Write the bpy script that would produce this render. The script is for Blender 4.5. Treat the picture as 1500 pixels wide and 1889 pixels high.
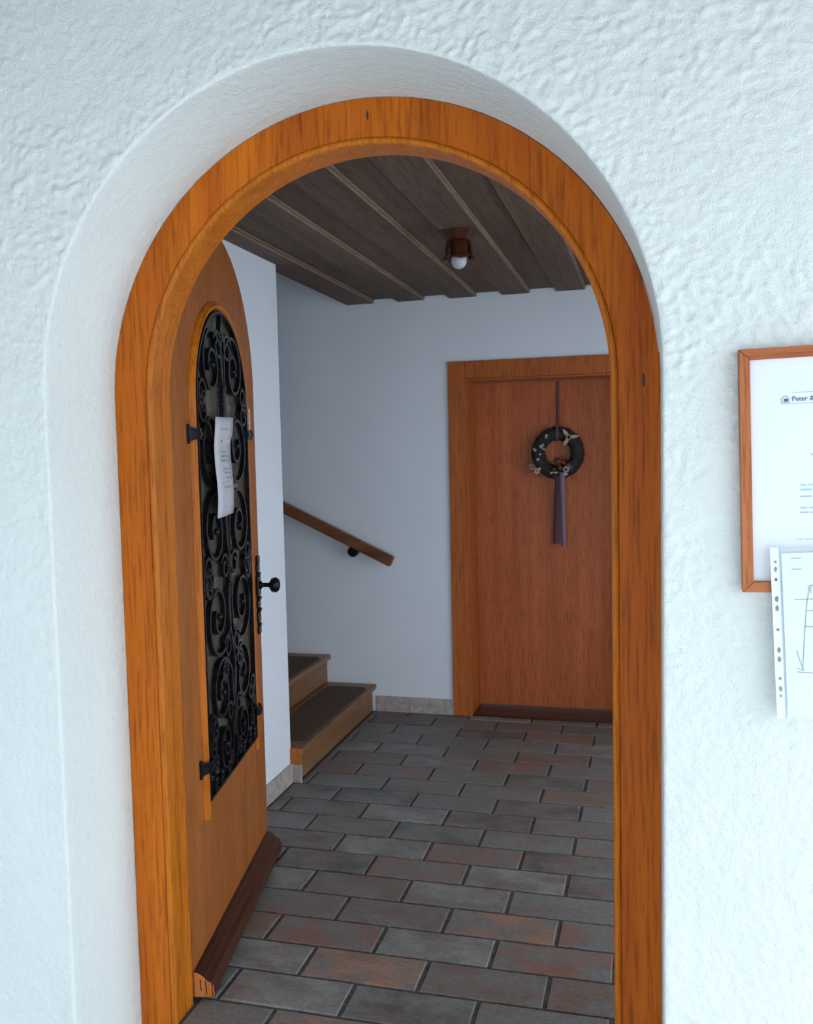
import bpy, bmesh, math, random
import numpy as np
from mathutils import Vector, Matrix, noise

for o in list(bpy.data.objects): bpy.data.objects.remove(o)
S = bpy.context.scene
COL = S.collection
random.seed(4)

# ------------------------------------------------------------------ camera
F_PX, YAW, PITCH, ROLL = 1664.9, 0.2631, 0.0678, 0.0218
CAM = Vector((0.503, -2.2148, 1.6))
fw = Vector((-math.sin(YAW)*math.cos(PITCH), math.cos(YAW)*math.cos(PITCH), -math.sin(PITCH)))
rt = Vector((math.cos(YAW), math.sin(YAW), 0)); dn = fw.cross(rt)
r2 = math.cos(ROLL)*rt + math.sin(ROLL)*dn
d2 = -math.sin(ROLL)*rt + math.cos(ROLL)*dn
cd = bpy.data.cameras.new('camera'); cam = bpy.data.objects.new('camera', cd); COL.objects.link(cam)
cd.sensor_fit = 'HORIZONTAL'; cd.sensor_width = 36.0; cd.lens = F_PX/1500*36
cd.clip_start = 0.05
M = Matrix.Identity(4)
for i in range(3):
    M[i][0] = r2[i]; M[i][1] = -d2[i]; M[i][2] = -fw[i]; M[i][3] = CAM[i]
cam.matrix_world = M
S.camera = cam

# ------------------------------------------------------------------ sky, sun, exposure
w = bpy.data.worlds.new('sky'); S.world = w; w.use_nodes = True
bg = w.node_tree.nodes['Background']
bg.inputs[0].default_value = (0.73, 0.87, 1.0, 1); bg.inputs[1].default_value = 2.9
sl = bpy.data.lights.new('sun', 'SUN'); sl.energy = 1.6; sl.angle = math.radians(3); sl.color = (1.0, 0.97, 0.92)
so = bpy.data.objects.new('sun', sl); COL.objects.link(so)
SUN_FROM = Vector((0.62, -1.0, 1.25)).normalized()
so.rotation_euler = SUN_FROM.to_track_quat('Z', 'Y').to_euler(); so.location = (3, -5, 5)
S.view_settings.view_transform = 'Standard'; S.view_settings.look = 'None'
S.view_settings.gamma = 1.0; S.view_settings.use_curve_mapping = False
S.view_settings.exposure = 0.3

# ------------------------------------------------------------------ dimensions (metres)
YF, YB, YW = -0.03, 0.07, -0.325        # arched frame face, inner wall face, outer wall face
XC, ZS = -0.186, 1.753                  # arch centre
RO, RB, RI = 0.714, 0.619, 0.604        # frame outer edge, bead, opening
XL, XR = -1.19, 1.50                    # hall side walls
YC, YBK = 1.80, 3.04                    # end of left wall, back wall
ZL, ZH = 2.485, 2.508                   # lower and upper ceiling boards

# ------------------------------------------------------------------ materials
def new_mat(name):
    m = bpy.data.materials.new(name); m.use_nodes = True
    nt = m.node_tree; return m, nt, nt.nodes['Principled BSDF']
def N(nt, t, **kw):
    n = nt.nodes.new(t)
    for k, v in kw.items():
        if k in n.inputs: n.inputs[k].default_value = v
        else: setattr(n, k, v)
    return n
def ramp(nt, fac, stops):
    r = N(nt, 'ShaderNodeValToRGB'); e = r.color_ramp.elements
    while len(e) < len(stops): e.new(0.5)
    for el, (p, c) in zip(e, stops): el.position = p; el.color = (*c, 1)
    nt.links.new(fac, r.inputs[0]); return r.outputs[0]
def coords(nt, scale=(1, 1, 1), rnd=False):
    tc = N(nt, 'ShaderNodeTexCoord'); mp = N(nt, 'ShaderNodeMapping'); mp.inputs['Scale'].default_value = scale
    nt.links.new(tc.outputs['Object'], mp.inputs[0])
    if rnd:
        oi = N(nt, 'ShaderNodeObjectInfo'); mu = N(nt, 'ShaderNodeMath', operation='MULTIPLY'); mu.inputs[1].default_value = 37.0
        nt.links.new(oi.outputs['Random'], mu.inputs[0]); nt.links.new(mu.outputs[0], mp.inputs['Location'])
    return mp.outputs[0]
def tex_noise(nt, vec, scale, detail=4, rough=0.55):
    n = N(nt, 'ShaderNodeTexNoise'); n.inputs['Scale'].default_value = scale
    n.inputs['Detail'].default_value = detail; n.inputs['Roughness'].default_value = rough
    nt.links.new(vec, n.inputs['Vector']); return n.outputs['Fac']
def bump(nt, bs, h, strength, dist=0.01):
    b = N(nt, 'ShaderNodeBump'); b.inputs['Strength'].default_value = strength; b.inputs['Distance'].default_value = dist
    nt.links.new(h, b.inputs['Height']); nt.links.new(b.outputs[0], bs.inputs['Normal']); return b
def mixc(nt, fac, a, b, mode='MIX'):
    m = N(nt, 'ShaderNodeMix', data_type='RGBA', blend_type=mode)
    for sock, v in ((m.inputs[0], fac), (m.inputs[6], a), (m.inputs[7], b)):
        if hasattr(v, 'links'): nt.links.new(v, sock)
        elif isinstance(v, tuple): sock.default_value = (*v, 1)
        else: sock.default_value = v
    return m.outputs[2]
def plain(name, c, rough=0.5, metal=0.0, spec=0.5):
    m, nt, bs = new_mat(name)
    bs.inputs['Base Color'].default_value = (*c, 1); bs.inputs['Roughness'].default_value = rough
    bs.inputs['Metallic'].default_value = metal; bs.inputs['Specular IOR Level'].default_value = spec
    return m
def speckled(name, c0, c1, scale, rough=0.6, b=0.1, metal=0.0):
    m, nt, bs = new_mat(name); v = coords(nt)
    f = tex_noise(nt, v, scale, 5, 0.6)
    nt.links.new(ramp(nt, f, [(0.35, c0), (0.65, c1)]), bs.inputs['Base Color'])
    bs.inputs['Roughness'].default_value = rough; bs.inputs['Metallic'].default_value = metal
    bump(nt, bs, f, b, 0.005); return m
def wood(name, dark, light, rough=0.4, axis='Z', bstr=0.25, fine=1.0, rnd=False):
    m, nt, bs = new_mat(name)
    a = {'X': (0.05, 1, 1), 'Y': (1, 0.05, 1), 'Z': (1, 1, 0.05)}[axis]
    v = coords(nt, tuple(k for k in a), rnd); v2 = coords(nt, tuple(k if k < 1 else 1 for k in a), rnd)
    g1 = tex_noise(nt, v, 160*fine, 6, 0.7); g2 = tex_noise(nt, v2, 16*fine, 4, 0.55)
    mid = tuple((p+q)/2 for p, q in zip(dark, light))
    c1 = ramp(nt, g2, [(0.28, dark), (0.5, mid), (0.72, light)])
    c2 = ramp(nt, g1, [(0.36, (0.45, 0.38, 0.33)), (0.52, (1, 1, 1))])
    nt.links.new(mixc(nt, 0.75, c1, c2, 'MULTIPLY'), bs.inputs['Base Color'])
    bs.inputs['Roughness'].default_value = rough
    bs.inputs['Specular IOR Level'].default_value = 0.18
    bump(nt, bs, g1, bstr, 0.003); return m
def plaster(name, col, big, fine, smooth_rough=0.9):
    m, nt, bs = new_mat(name); v = coords(nt)
    n1 = tex_noise(nt, v, 38, 6, 0.62); n2 = tex_noise(nt, v, 230, 3, 0.6)
    ad = N(nt, 'ShaderNodeMath', operation='MULTIPLY_ADD'); ad.inputs[1].default_value = fine
    nt.links.new(n2, ad.inputs[0]); nt.links.new(n1, ad.inputs[2])
    bump(nt, bs, ad.outputs[0], big, 0.012)
    n3 = tex_noise(nt, v, 1.7, 3, 0.5)
    c = tuple(x*0.965 for x in col)
    nt.links.new(ramp(nt, n3, [(0.35, c), (0.65, col)]), bs.inputs['Base Color'])
    bs.inputs['Roughness'].default_value = smooth_rough; bs.inputs['Specular IOR Level'].default_value = 0.2
    return m

M_STUCCO = plaster('coarse_plaster', (0.80, 0.82, 0.775), 0.6, 0.3)
M_WALL = plaster('smooth_white_plaster', (0.83, 0.85, 0.89), 0.05, 0.5)
M_FRAME = wood('orange_oak', (0.42, 0.085, 0.004), (0.60, 0.148, 0.006), 0.5, 'Z', 0.5, 0.7)
M_LEAF = wood('brown_oak', (0.31, 0.094, 0.020), (0.42, 0.135, 0.032), 0.42, 'Z', 0.15)
M_TRIM = wood('honey_oak_moulding', (0.45, 0.118, 0.006), (0.60, 0.170, 0.012), 0.35, 'Z', 0.3)
M_DOOR2 = wood('veneer_oak', (0.40, 0.098, 0.030), (0.55, 0.15, 0.048), 0.38, 'Z', 0.1)
M_DOOR2F = wood('veneer_oak_trim', (0.42, 0.105, 0.022), (0.56, 0.155, 0.034), 0.4, 'Z', 0.1)
M_SILL = wood('dark_brown_varnish', (0.045, 0.014, 0.008), (0.10, 0.032, 0.016), 0.35, 'X', 0.5)
M_ENDGRAIN = wood('raw_end_wood', (0.46, 0.13, 0.025), (0.60, 0.19, 0.045), 0.6, 'Z', 0.2)
M_RAIL = wood('handrail_wood', (0.16, 0.055, 0.025), (0.27, 0.105, 0.05), 0.4, 'X', 0.15)
M_CEIL = wood('weathered_brown_board', (0.105, 0.066, 0.048), (0.17, 0.115, 0.085), 0.65, 'Y', 0.2, rnd=True)
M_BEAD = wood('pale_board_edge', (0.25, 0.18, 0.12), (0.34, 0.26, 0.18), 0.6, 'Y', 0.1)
M_STAIR = wood('stair_oak', (0.20, 0.095, 0.042), (0.31, 0.16, 0.075), 0.35, 'Y', 0.12)
M_MAT = speckled('brown_stair_carpet', (0.065, 0.036, 0.022), (0.12, 0.07, 0.042), 420, 0.95, 0.5)
M_IRON = speckled('black_wrought_iron', (0.003, 0.003, 0.004), (0.010, 0.010, 0.013), 90, 0.22, 0.1, 0.0)
M_IRON.node_tree.nodes['Principled BSDF'].inputs['Specular IOR Level'].default_value = 0.22
M_STONE = speckled('pale_pink_stone', (0.36, 0.29, 0.26), (0.52, 0.44, 0.40), 30, 0.55, 0.1)
M_PAVE = speckled('grey_porch_stone', (0.52, 0.54, 0.56), (0.66, 0.68, 0.70), 14, 0.7, 0.15)
M_GROUT = speckled('dark_grout', (0.04, 0.037, 0.035), (0.10, 0.095, 0.09), 60, 0.9, 0.3)
M_LIGHTWOOD = plain('bulb_glass', (0.50, 0.51, 0.55), 0.12)
M_LAMPWOOD = wood('lamp_wood', (0.05, 0.015, 0.008), (0.10, 0.032, 0.014), 0.4, 'Z', 0.1)
M_PAPER = plain('white_paper', (0.80, 0.83, 0.86), 0.7)
M_INK = plain('dark_print', (0.10, 0.11, 0.20), 0.8)
M_INK2 = plain('faint_blue_print', (0.42, 0.54, 0.62), 0.8)
M_INKR = plain('red_print', (0.70, 0.50, 0.54), 0.8)
M_INKC = plain('cyan_print', (0.35, 0.68, 0.78), 0.8)
M_INKG = plain('grey_print', (0.30, 0.29, 0.33), 0.8)
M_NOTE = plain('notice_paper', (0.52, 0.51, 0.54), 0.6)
M_TAG = plain('cream_tag', (0.62, 0.58, 0.54), 0.6)
M_RIBBON = speckled('mauve_ribbon', (0.15, 0.09, 0.13), (0.21, 0.13, 0.18), 200, 0.5, 0.1)
M_RIBBON_SHADOW = speckled('ribbon_and_shadow_brown', (0.10, 0.045, 0.05), (0.14, 0.065, 0.07), 200, 0.6, 0.1)  # dark ribbon colour, also used for the tail's painted shadow
M_TWIG = speckled('black_twigs', (0.006, 0.006, 0.008), (0.03, 0.026, 0.024), 60, 0.8, 0.5)
M_CREAM = plain('cream_petal', (0.50, 0.36, 0.20), 0.6)
M_BUD = plain('grey_white_bud', (0.36, 0.37, 0.38), 0.6)
M_PINK = plain('dusty_pink_petal', (0.40, 0.22, 0.16), 0.7)
M_RED = plain('red_berry', (0.25, 0.01, 0.012), 0.2)
M_BROWN = plain('brown_pod', (0.10, 0.035, 0.022), 0.5)
M_KNOT = plain('dark_knot', (0.06, 0.018, 0.006), 0.6)
M_PICFRAME = wood('picture_frame_wood', (0.40, 0.11, 0.035), (0.52, 0.17, 0.06), 0.4, 'Z', 0.15)

def mat_tile():
    m, nt, bs = new_mat('clay_floor_tile')
    oi = N(nt, 'ShaderNodeObjectInfo'); v = coords(nt, (1, 1.6, 1), True)
    n1 = tex_noise(nt, v, 6.5, 4, 0.6); n2 = tex_noise(nt, v, 60, 5, 0.65); n3 = tex_noise(nt, v, 4.5, 2, 0.5)
    f1 = ramp(nt, n1, [(0.36, (0, 0, 0)), (0.58, (1, 1, 1))])
    c = mixc(nt, f1, oi.outputs['Color'], (0.185, 0.178, 0.168))
    c = mixc(nt, ramp(nt, n3, [(0.5, (0, 0, 0)), (0.75, (0.55, 0.55, 0.55))]), c, (0.20, 0.105, 0.08))
    c = mixc(nt, 0.8, c, ramp(nt, n2, [(0.30, (0.62, 0.60, 0.58)), (0.62, (1.12, 1.1, 1.07))]), 'MULTIPLY')
    nt.links.new(c, bs.inputs['Base Color'])
    rr = N(nt, 'ShaderNodeMapRange'); rr.inputs[3].default_value = 0.38; rr.inputs[4].default_value = 0.62
    nt.links.new(n2, rr.inputs[0]); nt.links.new(rr.outputs[0], bs.inputs['Roughness'])
    bs.inputs['Specular IOR Level'].default_value = 0.4
    bump(nt, bs, n2, 0.3, 0.003); return m
M_TILE = mat_tile()
def mat_glass(name, col, rough, trans, alpha=1.0, bmp=0):
    m, nt, bs = new_mat(name)
    bs.inputs['Base Color'].default_value = (*col, 1); bs.inputs['Roughness'].default_value = rough
    bs.inputs['Transmission Weight'].default_value = trans; bs.inputs['Alpha'].default_value = alpha
    bs.inputs['IOR'].default_value = 1.45
    if bmp: bump(nt, bs, tex_noise(nt, coords(nt), 22, 3, 0.5), bmp, 0.01)
    return m
M_DGLASS = mat_glass('dark_rippled_glass', (0.125, 0.118, 0.085), 0.2, 0.25, 1.0, 0.12)
M_CLEAR = mat_glass('picture_glass', (0.95, 0.97, 1.0), 0.05, 1.0, 0.12)
M_SLEEVE = mat_glass('clear_plastic_sleeve', (0.9, 0.93, 0.96), 0.12, 0.0, 0.14, 0.15)

# ------------------------------------------------------------------ helpers
def tag(o, label=None, cat=None, group=None, kind=None):
    for k, v in (('label', label), ('category', cat), ('group', group), ('kind', kind)):
        if v: o[k] = v
    return o
def empty(name, loc=(0, 0, 0), rz=0.0, parent=None):
    o = bpy.data.objects.new(name, None); COL.objects.link(o); o.location = loc; o.rotation_euler = (0, 0, rz)
    o.empty_display_size = 0.1; o.parent = parent; return o
def link(name, me, mat, parent=None, smooth=False):
    o = bpy.data.objects.new(name, me); COL.objects.link(o); o.parent = parent
    if mat and not me.materials: me.materials.append(mat)
    if smooth:
        for p in me.polygons: p.use_smooth = True
    return o
def mesh(name, verts, faces):
    me = bpy.data.meshes.new(name); me.from_pydata([tuple(v) for v in verts], [], faces); me.update(); return me
def fixn(me):
    bm = bmesh.new(); bm.from_mesh(me); bmesh.ops.recalc_face_normals(bm, faces=bm.faces); bm.to_mesh(me); bm.free(); return me
def box_me(name, x0, x1, y0, y1, z0, z1, bev=0.0, seg=1):
    bm = bmesh.new(); bmesh.ops.create_cube(bm, size=1)
    for v in bm.verts:
        v.co = Vector(((x0+x1)/2+v.co.x*(x1-x0), (y0+y1)/2+v.co.y*(y1-y0), (z0+z1)/2+v.co.z*(z1-z0)))
    if bev: bmesh.ops.bevel(bm, geom=bm.edges[:], offset=bev, segments=seg, affect='EDGES', profile=0.5)
    me = bpy.data.meshes.new(name); bm.to_mesh(me); bm.free(); return me
def box(name, x0, x1, y0, y1, z0, z1, mat, parent=None, bev=0.0, seg=1):
    return link(name, box_me(name, x0, x1, y0, y1, z0, z1, bev, seg), mat, parent)
def flat_me(name, loops, depth, bev=0.0):
    """2-D outline(s) with holes in local XZ, extruded along Y from 0 to depth."""
    cu = bpy.data.curves.new(name, 'CURVE'); cu.dimensions = '2D'; cu.fill_mode = 'BOTH'
    cu.extrude = max(depth/2-bev, 0.0); cu.bevel_depth = bev; cu.bevel_resolution = 1; cu.offset = -bev
    for lp in loops:
        sp = cu.splines.new('POLY'); sp.points.add(len(lp)-1); sp.use_cyclic_u = True
        for p, q in zip(sp.points, lp): p.co = (q[0], q[1], 0, 1)
    o = bpy.data.objects.new(name, cu); me = bpy.data.meshes.new_from_object(o); me.name = name
    bpy.data.objects.remove(o); bpy.data.curves.remove(cu)
    me.transform(Matrix(((1, 0, 0, 0), (0, 0, -1, depth/2), (0, 1, 0, 0), (0, 0, 0, 1)))); return fixn(me)
def arch_loop(xc, r, z0, zs, n=48):
    return [(xc-r, z0)] + [(xc-r*math.cos(math.pi*i/n), zs+r*math.sin(math.pi*i/n)) for i in range(n+1)] + [(xc+r, z0)]
def tube_me(name, pts, rad, n=8, caps=True):
    pts = [Vector(p) for p in pts]; rads = rad if isinstance(rad, (list, tuple)) else [rad]*len(pts)
    V, Fc = [], []; up = None
    for i, p in enumerate(pts):
        t = (pts[min(i+1, len(pts)-1)]-pts[max(i-1, 0)]).normalized()
        if up is None: up = t.orthogonal().normalized()
        up = (up-t*up.dot(t)).normalized(); s = t.cross(up)
        for k in range(n):
            a = 2*math.pi*k/n; V.append(p+(up*math.cos(a)+s*math.sin(a))*rads[i])
    for i in range(len(pts)-1):
        for k in range(n):
            a, b = i*n+k, i*n+(k+1) % n; Fc.append((a, b, b+n, a+n))
    if caps: Fc.append(tuple(range(n-1, -1, -1))); Fc.append(tuple(range((len(pts)-1)*n, len(pts)*n)))
    return fixn(mesh(name, V, Fc))
def lathe_me(name, prof, n=24, axis='Z'):
    V, Fc = [], []
    for r, h in prof:
        for k in range(n):
            a = 2*math.pi*k/n
            V.append((r*math.cos(a), r*math.sin(a), h) if axis == 'Z' else (r*math.cos(a), h, r*math.sin(a)))
    m = len(prof)
    for i in range(m-1):
        for k in range(n):
            Fc.append((i*n+k, i*n+(k+1) % n, (i+1)*n+(k+1) % n, (i+1)*n+k))
    Fc.append(tuple(range(n))); Fc.append(tuple(range((m-1)*n, m*n)))
    return fixn(mesh(name, V, Fc))
def ball_me(name, r, seg=14, c=(0, 0, 0), sc=(1, 1, 1)):
    bm = bmesh.new(); bmesh.ops.create_uvsphere(bm, u_segments=seg, v_segments=max(seg//2, 5), radius=r)
    for v in bm.verts: v.co = Vector((c[0]+v.co.x*sc[0], c[1]+v.co.y*sc[1], c[2]+v.co.z*sc[2]))
    me = bpy.data.meshes.new(name); bm.to_mesh(me); bm.free(); return me
def ribbon_me(name, pts, width, thick):
    """bar of rectangular section bent along a path in local XZ; width runs along Y (centred), thick in the plane"""
    V, Fc = [], []; n = len(pts)
    for i, (x, z) in enumerate(pts):
        a, b = pts[max(i-1, 0)], pts[min(i+1, n-1)]
        t = Vector((b[0]-a[0], b[1]-a[1])); t.normalize(); nx, nz = -t.y*thick/2, t.x*thick/2
        V += [(x+nx, -width/2, z+nz), (x+nx, width/2, z+nz), (x-nx, width/2, z-nz), (x-nx, -width/2, z-nz)]
    for i in range(n-1):
        for k in range(4):
            a, b = i*4+k, i*4+(k+1) % 4; Fc.append((a, b, b+4, a+4))
    Fc += [(3, 2, 1, 0), tuple(range(4*n-4, 4*n))]
    return fixn(mesh(name, V, Fc))
def arch_path(n_leg, n_arc, r, zbot=0.0):
    """points (x, z) and outward unit normals up the left leg, over the arch, down the right leg"""
    P = []
    for i in range(n_leg): P.append((XC-r, zbot+(ZS-zbot)*i/n_leg, -1.0, 0.0))
    for i in range(n_arc+1):
        a = math.pi*i/n_arc; P.append((XC-r*math.cos(a), ZS+r*math.sin(a), -math.cos(a), math.sin(a)))
    for i in range(1, n_leg+1): P.append((XC+r, ZS-(ZS-zbot)*i/n_leg, 1.0, 0.0))
    return P
def text_me(body, size):
    cu = bpy.data.curves.new('print', 'FONT'); cu.body = body; cu.size = size; cu.extrude = 0.0002; cu.offset = 0.00012
    o = bpy.data.objects.new('print', cu); me = bpy.data.meshes.new_from_object(o)
    bpy.data.objects.remove(o); bpy.data.curves.remove(cu)
    me.transform(Matrix(((1, 0, 0, 0), (0, 0, -1, 0), (0, 1, 0, 0), (0, 0, 0, 1)))); return me

# ------------------------------------------------------------------ front wall with arched reveal
def fbm(p, o): return noise.fractal(p, 0.9, 2.1, o)
def build_front_wall():
    HR = RO+0.002
    path = arch_path(300, 560, HR, -0.045)
    prof = []                                   # (outward distance, y, roughness weight)
    for i in range(26): prof.append((0.0, YF+0.02+(YW+0.007-YF-0.02)*i/25, 0.25))
    for i in range(1, 5):
        a = math.pi/2*i/4; prof.append((0.007*(1-math.cos(a)), YW+0.007-0.007*math.sin(a), 0.35+0.1*i))
    d = 0.007
    while d < 1.1:
        d += 0.005 if d < 0.5 else 0.015
        prof.append((d, YW, 1.0))
    V, Fc = [], []; m = len(prof)
    for (x, z, nx, nz) in path:
        for (dd, y, wgt) in prof:
            px, pz = x+nx*dd, z+nz*dd; q = Vector((px, y, pz))
            nv = Vector((-nx, 0, -nz)) if dd == 0 else Vector((0, -1, 0))
            wv = max(0.0, min(1.0, 0.62+1.1*noise.noise(q*2.6+Vector((3, 1, 7)))))      # trowelled flat areas in between
            wv *= 0.30+0.70*max(0.0, min(1.0, (pz-0.7)/1.0))
            edge = (0.35+0.65*max(0.0, min(1.0, (pz-0.7)/1.0)))*math.exp(-max(dd-0.01, 0)/0.11)                                        # denser combing beside the arch
            h = 0.0022*fbm(q*7, 2)
            wp = Vector((noise.noise(q*14), noise.noise(q*14+Vector((5, 5, 5))), noise.noise(q*14+Vector((9, 2, 4)))))*0.016
            g = q+wp
            r1 = noise.noise(Vector((g.x*46+g.z*12, g.y*46, g.z*60-g.x*12)))
            r2_ = noise.noise(g*85)
            h += (0.0072*max(0.0, r1-0.08)*wv+0.0026*r2_*(0.35+0.65*max(wv, edge)))*(0.25+0.75*wgt)
            h += 0.0036*edge*wgt*noise.noise(Vector((g.x*60, 0, g.z*60)))
            if dd == 0 and y > YF-0.02: h = 0.0012*fbm(q*30, 2)
            q = q+nv*h*(0.35 if dd == 0 else wgt); V.append(q)
    for i in range(len(path)-1):
        for j in range(m-1):
            a = i*m+j; Fc.append((a, a+m, a+m+1, a+1))
    me = mesh('wall_front', V, Fc); fixn(me)
    o = link('wall_front', me, M_STUCCO, None, True); tag(o, 'white coarse plaster wall around the arched doorway', kind='structure')
    hole = arch_loop(XC, RO+0.012, -0.02, ZS, 64)
    core = flat_me('masonry', [[(-3.6, -0.02)]+hole+[(1.66, -0.02), (1.66, 4.6), (-3.6, 4.6)]], YB-(YW+0.02))
    core.transform(Matrix.Translation((0, YW+0.02, 0))); link('masonry', core, M_WALL, o)
    return o
build_front_wall()

# ------------------------------------------------------------------ arched door frame
fr = empty('trim_1'); tag(fr, 'arched orange oak door frame set in the white plaster reveal', kind='structure')
def swept(name, path, prof, mat, parent, closed=True):
    V, Fc = [], []; m = len(prof)
    for (x, z, nx, nz) in path:
        for (dr, y) in prof: V.append((x+nx*dr, y, z+nz*dr))
    for i in range(len(path)-1):
        for j in range(m if closed else m-1):
            a, b = i*m+j, i*m+(j+1) % m; Fc.append((a, a+m, b+m, b))
    if closed: Fc += [tuple(range(m)), tuple(range((len(path)-1)*m, len(path)*m))]
    return link(name, fixn(mesh(name, V, Fc)), mat, parent)
casing_prof = [(RO, YF), (RB+0.003, YF), (RB, YF+0.004), (RB, YB), (RO, YB)]
lining_prof = [(RB, YF+0.012), (RI, YF+0.012), (RI, 0.018), (RI+0.006, 0.020), (RI+0.006, 0.026), (RI+0.002, 0.028), (RI+0.002, YB), (RB, YB)]
bead_prof = [(RB, YF+0.014)] + [((RB+RI)/2+0.0085*math.cos(a), YF+0.004-0.008*math.sin(a)) for a in [math.pi*i/6 for i in range(7)]] + [(RI-0.001, YF+0.014)]
full = arch_path(14, 64, 0.0, -0.045)
legs_l = [p for p in full if p[1] <= ZS-0.12 and p[2] < -0.99]; legs_r = [p for p in full if p[1] <= ZS-0.12 and p[2] > 0.99]
cut_l = (XC, ZS-0.12, -1.0, 0.0); cut_r = (XC, ZS-0.12, 1.0, 0.0)
head = [cut_l]+[p for p in full if p[1] > ZS-0.12]+[cut_r]
legs_l = legs_l+[(XC, ZS-0.12001, -1.0, 0.0)]; legs_r = [(XC, ZS-0.12001, 1.0, 0.0)]+legs_r
for nm, pth in (('jamb', legs_l), ('arch_head', head), ('jamb', legs_r)):
    swept(nm, pth, casing_prof, M_FRAME, fr)
    swept('bead_moulding', pth, bead_prof, M_TRIM, fr)
    swept('lining', pth, lining_prof, M_TRIM, fr)

for (x, z, a_, b_) in ((0.492, 1.752, .0035, .016), (-0.163, 2.425, .0030, .012)):
    link('wood_knot', ball_me('wood_knot', 1.0, 12, (x, YF, z), (a_, .0012, b_)), M_KNOT, fr, True)

# ------------------------------------------------------------------ floor of clay tiles
fl = box('floor', XL-2.3, XR+0.1, YF+0.012, YBK+0.4, -0.12, -0.006, M_GROUT); tag(fl, 'hall floor of clay tiles in running bond', kind='structure')
RP, CL, X0, Y0 = 0.1681, 0.3763, -0.7329, 0.1031
GRY, LGT, DRK, BRN, RED, ORG = (.19, .183, .172), (.27, .265, .25), (.10, .095, .09), (.185, .135, .11), (.25, .125, .09), (.34, .18, .12)
SPEC = {(-1, .5): ORG, (0, 0): LGT, (0, 1): DRK, (0, 2): GRY, (1, -.5): LGT, (1, .5): ORG, (1, 1.5): BRN, (1, 2.5): BRN, (2, -1): RED, (2, 0): RED,
        (2, 1): LGT, (2, 2): RED, (3, -.5): GRY, (3, .5): BRN, (3, 1.5): ORG, (3, 2.5): RED, (4, -1): LGT, (4, 0): BRN, (4, 1): LGT, (4, 2): GRY,
        (5, -.5): DRK, (5, .5): RED, (5, 1.5): LGT, (5, 2.5): DRK, (6, -1): DRK, (6, 0): LGT, (6, 1): RED, (6, 2): DRK, (7, -.5): BRN, (7, .5): DRK,
        (7, 1.5): GRY, (7, 2.5): RED, (8, 0): LGT, (8, -1): DRK, (8, 1): DRK, (10, 2): RED, (9, .5): GRY, (11, 1.5): DRK, (12, 1): RED}
def tile_me(Lx, Ly, sd):
    rn = random.Random(sd); pts = []
    def edge(a, b, n):
        for i in range(n):
            t = i/n; j = 0.0 if i == 0 else 1.0
            nx, ny = (b[1]-a[1]), -(b[0]-a[0]); l = math.hypot(nx, ny)
            k = rn.uniform(-.0013, .0004)*j; pts.append((a[0]+(b[0]-a[0])*t+nx/l*k, a[1]+(b[1]-a[1])*t+ny/l*k))
    hx, hy = Lx/2, Ly/2
    edge((-hx, -hy), (hx, -hy), 6); edge((hx, -hy), (hx, hy), 3); edge((hx, hy), (-hx, hy), 6); edge((-hx, hy), (-hx, -hy), 3)
    n = len(pts); f = 1-0.0035/hx, 1-0.0035/hy
    V = [(x*f[0], y*f[1], 0.0) for x, y in pts]+[(x, y, -0.0028) for x, y in pts]+[(x, y, -0.008) for x, y in pts]
    Fc = [tuple(range(n))]
    for k in range(2):
        for i in range(n): a, b = k*n+i, k*n+(i+1) % n; Fc.append((a, a+n, b+n, b))
    return fixn(mesh('floor_tile', V, Fc))
VAR = [tile_me(CL-0.0125, RP-0.0095, i) for i in range(6)]
for v_ in VAR: v_.materials.append(M_TILE)
for row in range(-1, 18):
    y0 = Y0+row*RP; y1 = min(y0+RP, YBK)
    if y1-y0 < 0.03: continue
    off = 0.0 if row % 2 == 0 else 0.5
    for k in range(-3, 7):
        c = k+off; xa, xb = X0+c*CL, X0+(c+1)*CL
        lim = XL+0.015 if y0+RP/2 < YC else -1.15
        xa2, xb2 = max(xa, lim), min(xb, XR)
        if row == -1: xa2, xb2 = max(xa2, XC-RI+0.004), min(xb2, XC+RI-0.004)
        if xb2-xa2 < 0.035: continue
        whole = xb2-xa2 > CL-0.002 and y1-y0 > RP-0.002
        me = VAR[random.randrange(6)] if whole else tile_me(xb2-xa2-0.0125, y1-y0-0.0095, row*31+k)
        t = link('floor_tile', me, M_TILE, fl); t.location = ((xa2+xb2)/2, (y0+y1)/2, random.uniform(-.0012, .0006))
        t.rotation_euler = (random.uniform(-.004, .004), random.uniform(-.003, .003), random.uniform(-.004, .004) if whole else 0)
        col = SPEC.get((row, c)) or random.choice([GRY, GRY, DRK, BRN, LGT, GRY, RED])
        j = random.uniform(.9, 1.1); t.color = (col[0]*j, col[1]*j, col[2]*j, 1)

# ------------------------------------------------------------------ paving and ground, plus a porch added to shape the daylight
pf = box('floor_porch', -6, 7, -9, YF+0.010, -0.12, -0.040, M_PAVE); tag(pf, 'light grey stone paving in front of the doorway', kind='structure')
gd = box('ground', -30, 30, -30, 30, -0.30, -0.13, M_PAVE); tag(gd, 'pale paved ground around the house', kind='structure')
pr = box('ceiling_porch_added', -2.4, 2.4, -4.4, YW+0.03, 2.80, 2.92, M_CEIL); tag(pr, 'added unseen porch roof of brown boards shading the outer wall', kind='structure')  # out of view, added so the upper wall turns darker
box('fascia_added', -2.4, 2.4, -4.52, -4.401, 2.25, 2.92, M_CEIL, pr)  # unseen board added to cut sky light reaching the outer wall
pw = box('wall_porch_added', -2.4, -2.2, -4.4, YW+0.03, 0, 2.7995, M_WALL); tag(pw, 'added unseen white porch wall blocking light from the left', kind='structure')  # added out of view to keep sky light off the left

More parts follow.
